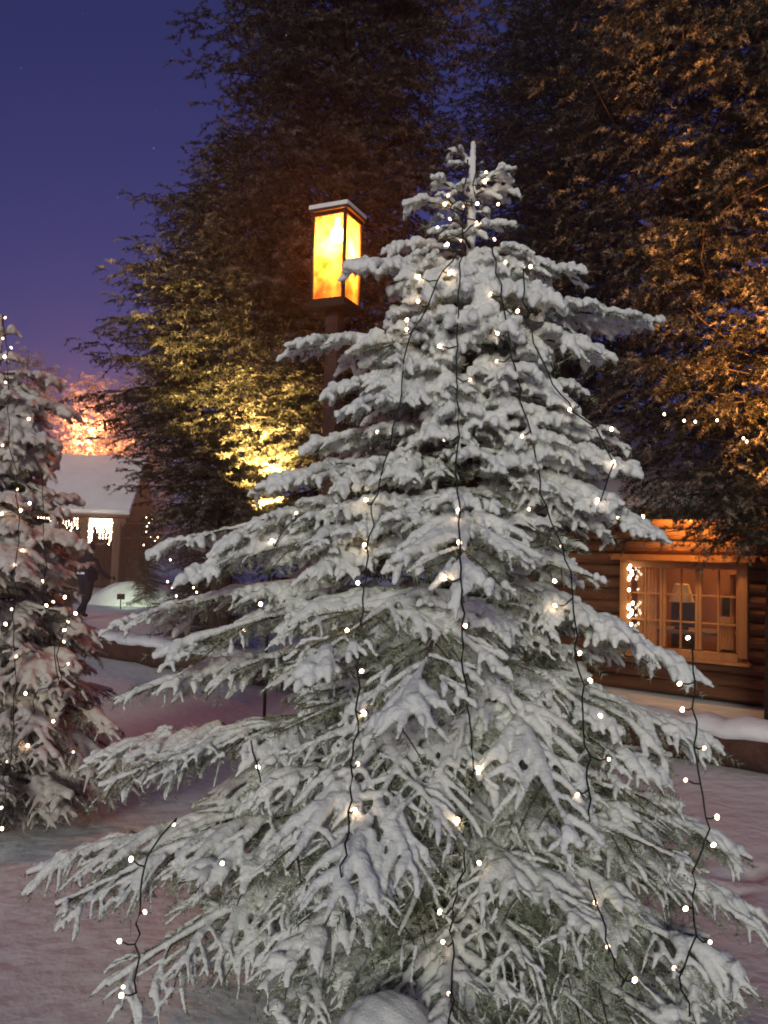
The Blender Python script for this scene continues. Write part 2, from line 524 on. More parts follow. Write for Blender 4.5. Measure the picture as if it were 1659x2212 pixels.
D = 3.1
apex = at(1022, 296, D)
TX = (apex.x, apex.y)
PROF = [(3.25, .04), (2.86, .15), (2.74, .20), (2.66, .36), (2.45, .43), (2.2, .52), (1.9, .64), (1.6, .84), (1.0, 1.13), (.4, 1.34), (.1, 1.36)]
H1 = apex.z - .04
hero_px = [
    (1000, 350, 3.08, -.02), (1046, 352, 3.10, -.02), (1004, 398, 3.05, -.02), (1046, 412, 3.05, -.01), (990, 446, 3.10, -.01), (1056, 462, 3.12, -.01), (1018, 430, 3.02, .0),  # tip pixel, depth, height of the root above the tip
    (965, 322, 3.10, -.06), (1098, 366, 3.02, -.05), (944, 392, 3.02, -.04), (893, 437, 3.05, -.02), (1090, 425, 3.15, -.02), (942, 468, 2.98, .0),
    (1062, 490, 3.0, .02), (990, 505, 2.95, .0),
    (745, 590, 3.05, .02), (850, 540, 3.2, -.05), (1250, 607, 3.05, .12), (1190, 655, 2.85, .14), (1405, 694, 3.05, -.03), (1300, 770, 2.95, .10),
    (625, 755, 3.05, -.02), (705, 850, 2.9, .1), (745, 890, 2.75, .15), (1250, 880, 2.85, .06), (1340, 965, 3.1, .10), (1372, 1022, 2.85, .10), (675, 965, 3.0, .06),
    (552, 1062, 3.0, .08), (1300, 1110, 2.8, .15), (1432, 1165, 2.9, .26), (318, 1197, 3.0, .14), (400, 1250, 2.85, .18), (500, 1170, 3.1, .1),
    (236, 1352, 3.1, .10), (330, 1425, 2.8, .20), (1390, 1400, 2.7, .20), (1512, 1475, 2.9, .32), (245, 1515, 3.0, .18), (1345, 1590, 2.7, .2), (1560, 1622, 3.05, .22),
    (180, 1650, 3.15, .14), (215, 1700, 2.85, .24), (60, 1890, 3.05, .22), (1440, 1700, 2.8, .25), (1625, 1860, 3.05, .24), (120, 1960, 2.75, .30), (1655, 1985, 3.0, .22),
    (230, 2130, 2.6, .3), (1560, 2110, 2.75, .3), (1000, 1290, 2.15, .25), (640, 1470, 2.3, .25), (860, 1600, 2.05, .3), (620, 1880, 2.1, .35), (1250, 1840, 2.1, .35), (700, 2000, 1.95, .4),
]
heroes = [(at(a, b, c), d) for a, b, c, d in hero_px]
spruce, snow1 = snowy_spruce('snowy_spruce', 'big snow covered spruce in the middle, hung with fairy lights, its tip beside the lantern',
                             'spruce tree', TX, H1, PROF, heroes, 215, 11, .0050, 1.0, M['snow'], M['needle'], front=.74, top_free=.60, right_cut=.42)

D2 = 4.9
ap2 = at(2, 672, D2)
PROF2 = [(3.1, .04), (2.6, .20), (2.3, .37), (1.9, .52), (1.4, .66), (.9, .84), (.4, .96), (.1, 1.0)]
hero2 = [(at(a, b, c), d) for a, b, c, d in [(24, 720, 4.85, -.02), (30, 775, 4.8, .0), (-20, 740, 4.9, .0), (130, 830, 4.9, .05), (150, 895, 4.8, .06), (130, 965, 4.7, .06), (185, 1190, 4.7, .12), (150, 1120, 4.9, .1), (255, 1580, 4.7, .2),
                                          (160, 1490, 4.5, .2), (155, 1380, 4.9, .15), (300, 1680, 4.6, .25), (60, 1250, 4.3, .2), (120, 1640, 4.2, .25)]]
spruce2, snow2 = snowy_spruce('snowy_spruce', 'smaller snowy spruce cut off by the left edge, its snow coloured brownish for weaker light',
                              'spruce tree', (ap2.x, ap2.y), ap2.z - .04, PROF2, hero2, 205, 23, .008, 1.38, M['snow2'], M['needle_dim'], front=.85, dens=.95, bare=.0)

# ------------------------------------------------------------------ fairy lights
def bvh_of(o):
    me = o.data
    n = len(me.vertices)
    co = np.empty(n * 3, np.float32); me.vertices.foreach_get('co', co)
    co = co.reshape(-1, 3) + np.array(o.parent.location, np.float32)
    nl = len(me.loops); li = np.empty(nl, np.int32); me.loops.foreach_get('vertex_index', li)
    ls = np.empty(len(me.polygons), np.int32); me.polygons.foreach_get('loop_start', ls)
    polys = [tuple(p) for p in np.split(li, ls[1:])] if len(ls) * 4 != nl else li.reshape(-1, 4).tolist()
    return BVHTree.FromPolygons(co.tolist(), polys)


def bulb_mesh(r):
    bm = bmesh.new()
    bmesh.ops.create_uvsphere(bm, u_segments=8, v_segments=6, radius=r)
    bmesh.ops.scale(bm, vec=(1, 1, 1.25), verts=bm.verts)
    me = bpy.data.meshes.new('bulb'); bm.to_mesh(me); bm.free()
    for p in me.polygons: p.use_smooth = True
    return me


BULB = [bulb_mesh(.0060), bulb_mesh(.0056), bulb_mesh(.0062)]
for b_, k_ in zip(BULB, ('bulb', 'bulb_dim', 'bulb_warm')): b_.materials.append(M[k_])
BULB2 = BULB


def depth_on(bvh, px, py, Ydef):
    d = ray(px, py).normalized()
    h = bvh.ray_cast(Vector((0, 0, CAMZ)), d)
    if h[0] is None or h[0].y > Ydef + .5: return Ydef
    return h[0].y


def strand(label, group, bvh, wire, bulbs, Ydef, bulb_me, r=.0027):
    """one cable lying on the outside of a tree, with bulbs on short leads"""
    wp = []
    for a, b in zip(wire[:-1], wire[1:]):
        n = max(2, int(math.hypot(b[0] - a[0], b[1] - a[1]) / 22))
        for k in range(n): wp.append((a[0] + (b[0] - a[0]) * k / n, a[1] + (b[1] - a[1]) * k / n))
    wp.append(wire[-1])
    ys = np.array([depth_on(bvh, x, y, Ydef(y)) for x, y in wp]) - .010
    ys2 = np.array([min(ys[max(0, i - 2):i + 3]) for i in range(len(ys))])
    k = np.ones(5) / 5
    ys3 = np.convolve(np.pad(ys2, 2, mode='edge'), k, 'valid')
    rs = np.random.default_rng(len(wp))
    pts = np.array([tuple(at(x + rs.normal(0, 3.2), y, Y)) for (x, y), Y in zip(wp, ys3)])
    parts = [tubes(pts[None], np.full((1, len(pts)), r), 5)]
    spots = []
    for bx, by in bulbs:
        i = int(np.argmin([(x - bx) ** 2 + (y - by) ** 2 for x, y in wp]))
        Y = min(depth_on(bvh, bx, by, Ydef(by)) - .014, ys3[i] + .12)
        p = np.array(at(bx, by, Y)); q = pts[i]
        dist = np.linalg.norm(p - q)
        spots.append(p)
        if dist < .14:
            e = q + (p - q) * max(0, 1 - .006 / max(dist, .007))
            mid = (q + e) / 2 + np.array([0, 0, -.1 * dist])
            parts.append(tubes(np.array([[q, mid, e]]), np.full((1, 3), r * .9), 5))
    o = empty('string_lights', tuple(pts[0]))
    tag(o, label, 'fairy lights', group)
    off = pts[0]
    c = merge([(Vv - off, Q, T) for Vv, Q, T in parts])
    obj('cable', make_mesh('cable', *c), M['cable'], o)
    for p in spots:
        b = obj('bulb', bulb_me[int(rs.integers(0, len(bulb_me)))], None, o)
        b.location = tuple(p - off)
        b.rotation_euler = (rs.uniform(-1, 1), rs.uniform(-1, 1), 0)
    return o


bv1 = bvh_of(snow1)
Yd1 = lambda y: 3.1 - np.interp(y, [290, 700, 1200, 1700, 2200], [0.05, .25, .5, .75, .9])
G1 = 'fairy light strings hanging down the big spruce'
strand('long cable running straight down the middle of the big spruce to the bottom edge', G1, bv1,
       [(1012, 345), (1003, 420), (999, 500), (992, 590), (985, 680), (984, 770), (986, 860), (989, 940), (986, 1020), (993, 1130), (996, 1250), (998, 1350), (998, 1425), (1008, 1500), (1018, 1590), (1020, 1665), (1010, 1740), (1004, 1800), (1000, 1880), (980, 1960), (976, 2060), (974, 2140), (972, 2230)],
       [(1015, 820), (950, 748), (960, 950), (990, 1103), (992, 1172), (960, 1248), (1005, 1352), (1033, 1660), (988, 1772), (1035, 1864), (950, 1970), (957, 2035), (970, 2147)], Yd1, BULB)
strand('long cable on the big spruce just right of its middle cable', G1, bv1,
       [(1060, 520), (1075, 590), (1090, 690), (1108, 770), (1125, 840), (1145, 930), (1160, 985), (1169, 1040), (1190, 1120), (1215, 1180), (1232, 1235), (1238, 1320), (1242, 1400), (1255, 1480), (1262, 1560), (1270, 1660), (1276, 1775)],
       [(1068, 517), (1060, 635), (1118, 672), (1075, 720), (1073, 780), (1128, 942), (1143, 1100), (1213, 1180), (1198, 1255), (1199, 1308), (1252, 1411), (1275, 1470), (1297, 1546), (1315, 1640), (1247, 1717)], Yd1, BULB2)
strand('long cable on the big spruce just left of its middle cable, starting beside the lantern', G1, bv1,
       [(990, 545), (950, 605), (925, 660), (890, 715), (872, 780), (870, 850), (845, 950), (832, 1000), (806, 1090), (797, 1180), (786, 1270), (779, 1370), (774, 1460), (769, 1560), (765, 1650), (757, 1730), (749, 1800), (735, 1895)],
       [(967, 528), (970, 590), (905, 597), (903, 651), (879, 691), (879, 712), (815, 933), (790, 1080), (787, 1177), (773, 1259), (750, 1362), (781, 1450), (787, 1541), (773, 1650), (766, 1750)], Yd1, BULB)
strand('loose cable dangling at the lower left of the big spruce', G1, bv1,
       [(378, 1768), (350, 1805), (312, 1872), (304, 1950), (298, 2040), (290, 2145)],
       [(375, 1780), (283, 1856), (480, 1865), (313, 1970), (258, 2033), (266, 2132), (262, 2150)], Yd1, BULB)
strand('loose cable dangling at the lower right of the big spruce, below the cabin window', G1, bv1,
       [(1492, 1395), (1502, 1500), (1500, 1560), (1508, 1640), (1514, 1720), (1532, 1790), (1517, 1835), (1500, 1885), (1496, 1960), (1506, 2022), (1482, 2070), (1466, 2110), (1487, 2195)],
       [(1486, 1378), (1468, 1477), (1474, 1533), (1521, 1616), (1481, 1685), (1549, 1765), (1541, 1825), (1481, 1963), (1534, 2035), (1456, 2091)], Yd1, BULB)
strand('short cable along the right branch tips of the big spruce, above the cabin', G1, bv1,
       [(1128, 580), (1136, 650), (1150, 740), (1195, 830), (1240, 890), (1290, 925), (1325, 1000), (1300, 1080)],
       [(1092, 566), (1146, 576), (1231, 885), (1321, 927), (1325, 998), (1291, 1080)], Yd1, BULB)
strand('short cable in the lower right boughs of the big spruce', G1, bv1,
       [(1270, 1900), (1300, 1960), (1308, 2030), (1345, 2135), (1352, 2100)],
       [(1286, 1951), (1313, 2045), (1371, 2117)], Yd1, BULB)
strand('tangle of bulbs wound round the very tip of the big spruce', G1, bv1,
       [(1030, 345), (1020, 400), (1035, 440), (990, 430), (970, 450), (1000, 470), (1035, 478), (1000, 500), (970, 520), (1000, 530)],
       [(1050, 372), (1047, 392), (968, 423), (961, 441), (972, 473), (945, 491), (1031, 481), (1076, 441), (1031, 440), (1003, 445), (962, 530), (997, 520)], Yd1, BULB)
strand('short run of bulbs on the left boughs of the big spruce below the yellow tree', G1, bv1,
       [(640, 1120), (610, 1150), (590, 1180)],
       [(588, 1168), (640, 1108), (563, 1305), (527, 1362)], Yd1, BULB2)
strand('short run with one bulb in the lower left boughs of the big spruce', G1, bv1,
       [(545, 1600), (556, 1650), (560, 1690)], [(557, 1657)], Yd1, BULB)

bv2 = bvh_of(snow2)
Yd2 = lambda y: 4.9 - np.interp(y, [670, 1200, 1800], [0.1, .5, .8])
G2 = 'fairy light strings on the smaller left spruce'
B3 = [bulb_mesh(.0078), bulb_mesh(.0070)]
for b_, k_ in zip(B3, ('bulb_warm', 'bulb_dim')): b_.materials.append(M[k_])
strand('cable down the left edge of the smaller spruce from its tip', G2, bv2,
       [(8, 680), (14, 760), (18, 860), (20, 960), (38, 1020), (40, 1150), (35, 1260), (30, 1380), (38, 1480), (28, 1580), (12, 1680), (4, 1780)],
       [(11, 686), (6, 731), (24, 751), (10, 770), (12, 826), (6, 962), (37, 1057), (4, 1110), (44, 1103), (32, 1220), (25, 1316), (12, 1348), (35, 1418), (16, 1645), (3, 1745), (4, 1790)], Yd2, B3)
strand('cable near the middle of the smaller left spruce below the snowy roof', G2, bv2,
       [(75, 985), (88, 1040), (95, 1120), (100, 1200), (92, 1290), (112, 1340), (118, 1420), (130, 1480)],
       [(64, 1087), (48, 1190), (92, 1256), (115, 1300), (100, 1308), (140, 1290), (163, 1325), (147, 1343)], Yd2, B3)
strand('cable hanging free off the right side of the smaller left spruce', G2, bv2,
       [(150, 1330), (135, 1390), (128, 1440), (130, 1480), (80, 1490), (60, 1560), (70, 1620)],
       [(138, 1386), (139, 1361), (147, 1434), (55, 1498), (115, 1558), (158, 1624), (60, 1610), (62, 905)], Yd2, B3)

print('lights done', round(time.time() - T0, 1))

# ------------------------------------------------------------------ dark trees behind
def bg_tree(seed, H, prof, n_br, droop=.25, up=.1, spc=(.20, .15), ndl=(34, .085, .016), z0=.8, trunk_r=.16, m=None, wood=True, curl=.0, ter=True, lens=(.35, .9), hang=(.22, .25), gap=None):
    rng = np.random.default_rng(seed)
    pz = np.array([p[0] for p in prof]); pr = np.array([p[1] for p in prof])
    k = np.arange(n_br)
    z = z0 + (H - z0 - .1) * (k + rng.uniform(0, 1, n_br)) / n_br
    az = k * 2.39996 + rng.uniform(-.5, .5, n_br)
    L = np.interp(z, pz, pr) * rng.uniform(.55, 1.12, n_br)
    u = np.linspace(0, 1, 9)
    P = np.zeros((n_br, 9, 3))
    bend = rng.normal(0, curl, n_br)
    aa = az[:, None] + bend[:, None] * u[None]
    P[:, :, 0] = np.cos(aa) * L[:, None] * u
    P[:, :, 1] = np.sin(aa) * L[:, None] * u
    up_ = up + rng.normal(0, .12, n_br)
    P[:, :, 2] = z[:, None] + L[:, None] * (up_[:, None] * u - droop * rng.uniform(.5, 1.5, n_br)[:, None] * u ** 2 + .12 * (u ** 4))
    P[:, :, 2] = np.maximum(P[:, :, 2], .1)
    P2, _, _ = offshoots(P, spc[0], lens[0], .18, lens[1], rad(48), hang[0], .06, 6, rng, .12, .98)
    if gap is not None:                       # foliage sits in clumps with open gaps between them
        wv = nrm(rng.normal(0, 1, (9, 3))) * rng.uniform(4, 11, (9, 1)); ph = rng.uniform(0, 6.28, 9)
        P2 = P2[np.sin(P2[:, 3] @ wv.T + ph).sum(-1) / 2.12 > gap]
    if ter:
        P3, _, _ = offshoots(P2, spc[1], .35, .12, .42, rad(45), hang[1], .0, 5, rng, .12, .96)
    else:
        P3 = P2[:, :5]
    kz = np.linspace(0, H, 12)
    tp = np.stack([.02 * np.sin(kz), .02 * np.cos(kz * 1.3), kz], 1)[None]
    trunk = make_mesh('trunk', *tubes(tp, (trunk_r * (1 - kz / H) + .01)[None], 10))
    trunk.materials.append(M['bark_dark'])
    parts = [needles(P2, ndl[0], ndl[1], ndl[2], rng, .9, .55), needles(P3, ndl[0], ndl[1], ndl[2], rng, .9, .55)]
    crown = make_mesh('crown', *merge(parts), smooth=False)
    crown.materials.append(m or M['bg_needle'])
    br = None
    if wood:
        br = make_mesh('branches', *tubes(P[:, :7], np.linspace(.024, .005, 7)[None].repeat(n_br, 0), 4))
        br.materials.append(M['bark_dark'])
    print('bg tree', len(P2), len(P3), len(crown.polygons), round(time.time() - T0, 1))
    return trunk, crown, br


def plant(meshes, name, label, cat, loc, rz=0.0, sc=1.0, group=None):
    t = empty(name, loc, rz)
    t.scale = (sc, sc, sc) if not isinstance(sc, tuple) else sc
    tag(t, label, cat, group)
    obj('trunk', meshes[0], None, t)
    if meshes[2]: obj('branches', meshes[2], None, t)
    obj('crown', meshes[1], None, t)
    return t


GT = 'dark trees around the yard'
# A: broad spruce left of the lantern, lit yellow from below
tA = bg_tree(3, 7.7, [(0, 1.2), (1.9, 1.3), (2.2, 1.45), (3.0, 1.55), (3.7, 2.15), (4.5, 1.95), (5.6, 1.55), (6.6, 1.1), (7.4, .5), (7.7, .1)], 420, droop=.3, up=.25, spc=(.12, .095), ndl=(230, .036, .0110), z0=1.95, m=M['frost_glint_needle'])
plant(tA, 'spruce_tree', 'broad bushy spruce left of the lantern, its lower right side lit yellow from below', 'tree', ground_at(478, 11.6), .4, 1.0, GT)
# B: tall spruce behind the lantern
tB = bg_tree(5, 14.0, [(0, 1.3), (3, 1.85), (7, 1.9), (9, 1.75), (11.5, 1.2), (14, .1)], 560, droop=.3, up=.15, spc=(.13, .11), ndl=(210, .042, .0120), z0=1.5, trunk_r=.2, curl=.25)
plant(tB, 'spruce_tree', 'tall dark spruce rising out of frame right behind the lit lantern', 'tree', ground_at(712, 9.6), 1.0, 1.0, GT)
# C: big spreading tree on the right, lit orange from below
tC = bg_tree(8, 12.0, [(0, .7), (1.8, .8), (2.15, 1.2), (2.5, 2.5), (3.6, 2.8), (5, 2.9), (9, 2.6), (12, .8)], 480, droop=.2, up=.15, spc=(.13, .105), hang=(.40, .45), gap=-.6, ndl=(230, .038, .0100), z0=1.8, trunk_r=.20, curl=.9, m=M['frost_glint_needle'])
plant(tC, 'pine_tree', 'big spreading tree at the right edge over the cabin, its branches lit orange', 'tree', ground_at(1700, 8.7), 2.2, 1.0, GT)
# F: dark tree in the gap behind the spruce tip
plant(tB, 'spruce_tree', 'dark spruce in the background between the lantern tree and the orange lit tree', 'tree', ground_at(1205, 15.0), 3.3, (1.35, 1.35, 1.15), GT)

# far trees behind the roof
tD = bg_tree(12, 10, [(0, 3.0), (4, 3.2), (8, 2.2), (10, .6)], 200, droop=.1, up=.3, spc=(.28, .22), ndl=(55, .13, .028), z0=1.5, m=M['pale_needle'], wood=False)
for lab, px, Y, rz, sc in [('reddish lit tree directly behind the snowy roof, glowing orange', 175, 37, 0, .95),
                           ('reddish tree behind the left end of the snowy roof, partly behind the small spruce', 40, 40, 2, 1.12),
                           ('dark far tree behind the right end of the snowy roof', 285, 41, 4, 1.05)]:
    plant(tD, 'far_tree', lab, 'tree', ground_at(px, Y), rz, sc, 'far trees behind the snowy roof')
tE = bg_tree(15, 3.5, [(0, 1.0), (1.5, 1.15), (2.6, .9), (3.5, .1)], 150, droop=.4, up=.1, spc=(.10, .09), ndl=(110, .05, .010), z0=.15, trunk_r=.06)
plant(tE, 'dark_spruce', 'dark little spruce standing in front of the right end of the shelter', 'tree', ground_at(455, 20.0), 0, (1.0, 1.0, .82), 'dark little spruces by the barrier')
plant(tE, 'dark_spruce', 'low dark bushy spruce with a few lights, just above the log barrier', 'tree', ground_at(452, 14.2), 2, (.85, .85, .42), 'dark little spruces by the barrier')

# ------------------------------------------------------------------ lantern on its post
LY = 6.0
lc = at(727, 565, LY)
lx, ly = lc.x, lc.y
zt_, zb_ = at(709, 462, LY - .1).z, at(709, 648, LY - .1).z
LW = .275
lan = empty('lantern', (lx, ly, 0), rad(-29) + PI)
lan.rotation_euler.z = math.atan2(lx, ly) * -1 - rad(28)
tag(lan, 'glowing amber glass lantern with a snowy cap on a dark wooden post', 'lantern')
hw = LW / 2
m = MB(); m.box((0, 0, (zb_ - .10) / 2), (.10, .10, zb_ - .10), bevel=.008); m.build('post', M['log_dark'], lan)
m = MB(); m.box((0, 0, zb_ - .085), (.09, .09, .06)).box((0, 0, zb_ - .035), (LW + .02, LW + .02, .045), bevel=.006); m.build('base_plate', M['iron'], lan)
m = MB()
for sx in (-1, 1):
    for sy in (-1, 1):
        m.box((sx * (hw - .011), sy * (hw - .011), (zt_ + zb_) / 2), (.022, .022, zt_ - zb_ + .02))
for z in (zb_ - .003, zt_ - .002):
    for s in (-1, 1):
        m.box((0, s * (hw - .012), z), (LW - .046, .018, .026)).box((s * (hw - .012), 0, z), (.018, LW - .046, .026))
m.build('frame', M['iron'], lan)
for k in range(4):
    m = MB(); m.box((0, hw - .014, (zt_ + zb_) / 2), (LW - .046, .004, zt_ - zb_ - .03))
    p = m.build('glass_pane', M['amber'], lan); p.rotation_euler.z = k * PI / 2
m = MB(); m.box((0, 0, zt_ + .022), (LW + .05, LW + .05, .022), bevel=.004).box((0, 0, zt_ + .05), (LW * .75, LW * .75, .035), bevel=.01)
m.build('cap', M['iron'], lan)
m = MB(); m.box((0, 0, zt_ + .050), (LW + .045, LW + .045, .036), bevel=.014); m.build('snow_cap', M['snow'], lan, True)
m = MB(); m.cyl((0, 0, zt_ + .01), (0, 0, zt_ - .09), .018).ball((0, 0, zt_ - .115), .052, 3, (1, 1, 1.2)); m.build('lamp_bulb', M['lamp_hot'], lan, True)
point('lantern_light', (0, 0, zt_ - .225), (1.0, .54, .22), 170, .06, lan)

# ------------------------------------------------------------------ log barrier
A = ground_at(1800, 6.25); B = ground_at(-60, 15.5)
d = (B - A); bl = d.length; d.normalize()
bar = empty('log_barrier', A, math.atan2(d.y, d.x))
tag(bar, 'long low barrier of dark logs topped with snow, crossing behind the big spruce', 'log barrier')
rng = np.random.default_rng(4)
x = 0.0; segs = 4
for k in range(segs):
    l = bl / segs
    n = 9
    px_ = np.linspace(x + .02, x + l - .02, n)
    pts = np.stack([px_, .01 * rng.normal(size=n), np.full(n, .17) + .006 * rng.normal(size=n)], 1)[None]
    obj('log', make_mesh('log', *tubes(pts, (.165 + .006 * rng.normal(size=n))[None], 14)), M['log_dark'], bar)
    x += l
n = 90
px_ = np.linspace(-.05, bl + .05, n)
pts = np.stack([px_, .015 * rng.normal(size=n), .315 + .014 * rng.normal(size=n)], 1)[None]
Vs, Q, Tt = tubes(pts, (.150 + .012 * rng.normal(size=n))[None], 12, .55)
obj('snow_cap', make_mesh('snow_cap', Vs, Q, Tt), M['ground'], bar)

# ------------------------------------------------------------------ log cabin
W0 = at(1600, 1222, 10.0)                      # right end of the window, on the wall
wd = Vector((-.778, .628, 0))                  # along the wall, receding to the left
cab = empty('log_cabin', (W0.x, W0.y, 0), math.atan2(wd.y, wd.x))
tag(cab, 'reddish log cabin at the right with a lit many paned window', 'cabin')
# local: +x along the wall to the left, -y... the outside is on the side of the camera
to_cam = Vector((-W0.x, -W0.y, 0))
out = 1.0 if (Matrix.Rotation(-cab.rotation_euler.z, 3, 'Z') @ to_cam).y > 0 else -1.0
zwt, zwb = at(1600, 1224, 10).z, at(1600, 1412, 10).z
WW = 1.36
EZ = at(1480, 1085, 10.3).z
LR = .085
x0, x1 = -1.6, 4.2
nl = int((EZ + .1) / (LR * 1.86))
m = MB()
for k in range(nl):
    z = LR + k * LR * 1.86
    if zwb - .09 < z < zwt + .06:
        m.cyl((x0, 0, z), (-.11, 0, z), LR, n=12).cyl((WW + .11, 0, z), (x1, 0, z), LR, n=12)
    else:
        m.cyl((x0, 0, z), (x1, 0, z), LR, n=12)
wall_o = m.build('log_wall', M['log'], cab, True)
for xs_ in (x0 + .15, x1 - .15):
    m = MB()
    for k in range(nl):
        z = LR * 1.9 + k * LR * 1.86 - .02
        m.cyl((xs_, out * .3, z), (xs_, -3.5 * out, z), LR * .98, n=12)
    m.build('side_wall', M['log'], cab, True)
# roof with overhang
m = MB()
rr = Matrix.Rotation(rad(-24) * out, 3, 'X')
m.box((1.3, -1.45 * out, EZ + .78), (6.6, 4.6, .07), rot=rr)
roof = m.build('roof', M['plank'], cab)
m = MB(); m.box((1.3, -1.45 * out, EZ + .90), (6.7, 4.66, .16), bevel=.06, rot=rr); m.build('snow_cover', M['ground'], roof, True)
m = MB(); m.box((1.3, .665 * out, EZ - .17), (6.6, .03, .14)); m.build('eave_board', M['plank'], roof)
# window
win = MB()
win.box((-.055, .06 * out, (zwt + zwb) / 2), (.10, .10, zwt - zwb + .1)).box((WW + .055, .06 * out, (zwt + zwb) / 2), (.10, .10, zwt - zwb + .1))
win.box((WW / 2, .06 * out, zwb - .05), (WW, .10, .09)).box((WW / 2, .02 * out, zwt + .0), (WW, .10, .08))
window = win.build('window', M['trim'], cab)
m = MB(); m.box((WW / 2, .11 * out, zwt + .085), (WW + .42, .17, .07)); m.build('head_trim', M['trim'], window)
m = MB(); m.box((WW / 2, .12 * out, zwb - .115), (WW + .3, .13, .035)); m.build('sill', M['trim'], window)
m = MB()
cols = [.0, .33, .36, .66, .70, 1.0]
hh = zwt - zwb - .05
zc = (zwt + zwb) / 2 - .015
for fx, wdt in ((.012, .03), (.335, .035), (.365, .035), (.66, .035), (.69, .035), (.988, .03), (.175, .018), (.51, .018), (.84, .018)):
    m.box((fx * WW, .05 * out, zc), (wdt, .04, hh))
for fz in (-.17, .17):
    m.box((WW / 2, .047 * out, zc + fz * hh * 1.0), (WW, .03, .02))
m.build('sash', M['trim'], window)
m = MB(); m.box((WW / 2, .03 * out, zc), (WW, .006, hh)); m.build('pane', M['pane'], window)
# room behind the window
m = MB()
m.box((WW / 2, -2.0 * out, 1.25), (3.6, .05, 2.5)).box((WW / 2, -1.05 * out, .03), (3.6, 1.9, .05)).box((WW / 2, -1.05 * out, EZ - .02), (3.6, 1.9, .05))
m.box((-1.1, -1.0 * out, 1.25), (.05, 1.9, 2.4)).box((WW + 1.1, -1.0 * out, 1.25), (.05, 1.9, 2.4))
m.build('room_wall', M['room'], cab)
for c0, c1, zlo, zhi in ((.10, .30, zwb + .02, zwb + .42), (WW - .30, WW - .04, zwb, zwt - .05), (.05, .16, zwb + .4, zwt - .1)):
    n = 30
    xs = np.linspace(c0, c1, n)
    ys = (-.10 - .02 + .018 * np.sin(np.arange(n) * 1.3)) * out
    Vc = np.concatenate([np.stack([xs, ys, np.full(n, zlo)], 1), np.stack([xs, ys, np.full(n, zhi)], 1),
                         np.stack([xs, ys - .006 * out, np.full(n, zlo)], 1), np.stack([xs, ys - .006 * out, np.full(n, zhi)], 1)])
    i = np.arange(n - 1)
    Qc = np.concatenate([np.stack([i, i + 1, n + i + 1, n + i], 1), np.stack([2 * n + i, 2 * n + i + 1, 3 * n + i + 1, 3 * n + i], 1)])
    obj('curtain', make_mesh('curtain', Vc, Qc), M['curtain'], window)
cab_w = Matrix.Translation(cab.location) @ Matrix.Rotation(cab.rotation_euler.z, 4, 'Z')
loc = lambda x, y, z: cab_w @ Vector((x, y * out, z))
# things inside the cabin
tl = empty('table_lamp', loc(.86, -.45, .78), 0)
tag(tl, 'table lamp with a pale yellow shade seen through the cabin window', 'lamp')
m = MB(); m.cyl((0, 0, .35), (0, 0, .58), .16, .09, 16, False); m.build('lamp_shade', M['shade'], tl, True)
m = MB(); m.cyl((0, 0, 0), (0, 0, .03), .09, n=16).cyl((0, 0, .03), (0, 0, .5), .014); m.build('stand', M['iron'], tl, True)
point('table_lamp_light', (0, 0, .46), (1, .6, .25), 5, .04, tl)
tb = empty('table', loc(.7, -.55, 0), cab.rotation_euler.z)
tag(tb, 'dark wooden table under the lamp behind the cabin window', 'table')
m = MB(); m.box((0, 0, .755), (1.5, .7, .04), bevel=.005); m.build('tabletop', M['plank'], tb)
for sx in (-1, 1):
    for sy in (-1, 1):
        m = MB(); m.box((sx * .68, sy * .29, .367), (.06, .06, .735)); m.build('leg', M['plank'], tb)
for cx, cy_, lab in ((.35, -.95, 'dark high backed chair by the right curtain behind the cabin window'), (1.05, -1.0, 'dark high backed chair left of the lamp behind the cabin window')):
    ch = empty('chair', loc(cx, cy_, 0), cab.rotation_euler.z); tag(ch, lab, 'chair', 'chairs in the cabin')
    m = MB(); m.box((0, 0, .45), (.42, .42, .04), bevel=.01); m.build('seat', M['cloth'], ch)
    m = MB(); m.box((0, -.2 * out, .85), (.42, .04, .75), bevel=.015); m.build('backrest', M['cloth'], ch)
    for sx in (-1, 1):
        for sy in (-1, 1):
            m = MB(); m.box((sx * .18, sy * .18, .215), (.04, .04, .43)); m.build('leg', M['plank'], ch)
p_ = point('cabin_room_light', loc(.7, -.9, EZ - .45), (1, .45, .14), 62, .12)
# lamp under the eave, throwing light on the logs above the window
el = empty('eave_lamp', loc(.55, .42, EZ - .19), cab.rotation_euler.z)
tag(el, 'slim strip lamp under the cabin eave lighting the logs above the window', 'lamp')
m = MB(); m.box((0, 0, .0), (1.0, .06, .03), bevel=.006); m.build('housing', M['iron'], el)
m = MB(); m.box((0, -.0, -.022), (.96, .04, .012)); m.build('tube', M['flood_o'], el)
al = bpy.data.lights.new('eave_light', 'AREA'); al.shape = 'RECTANGLE'; al.size = .9; al.size_y = .04; al.energy = 24; al.color = (1, .50, .12)
ao = bpy.data.objects.new('eave_light', al); COL.objects.link(ao)
ao.location = loc(.50, .40, EZ - .235)
ao.rotation_euler = (loc(.45, 0, EZ - .38) - ao.location).to_track_quat('-Z', 'Y').to_euler()
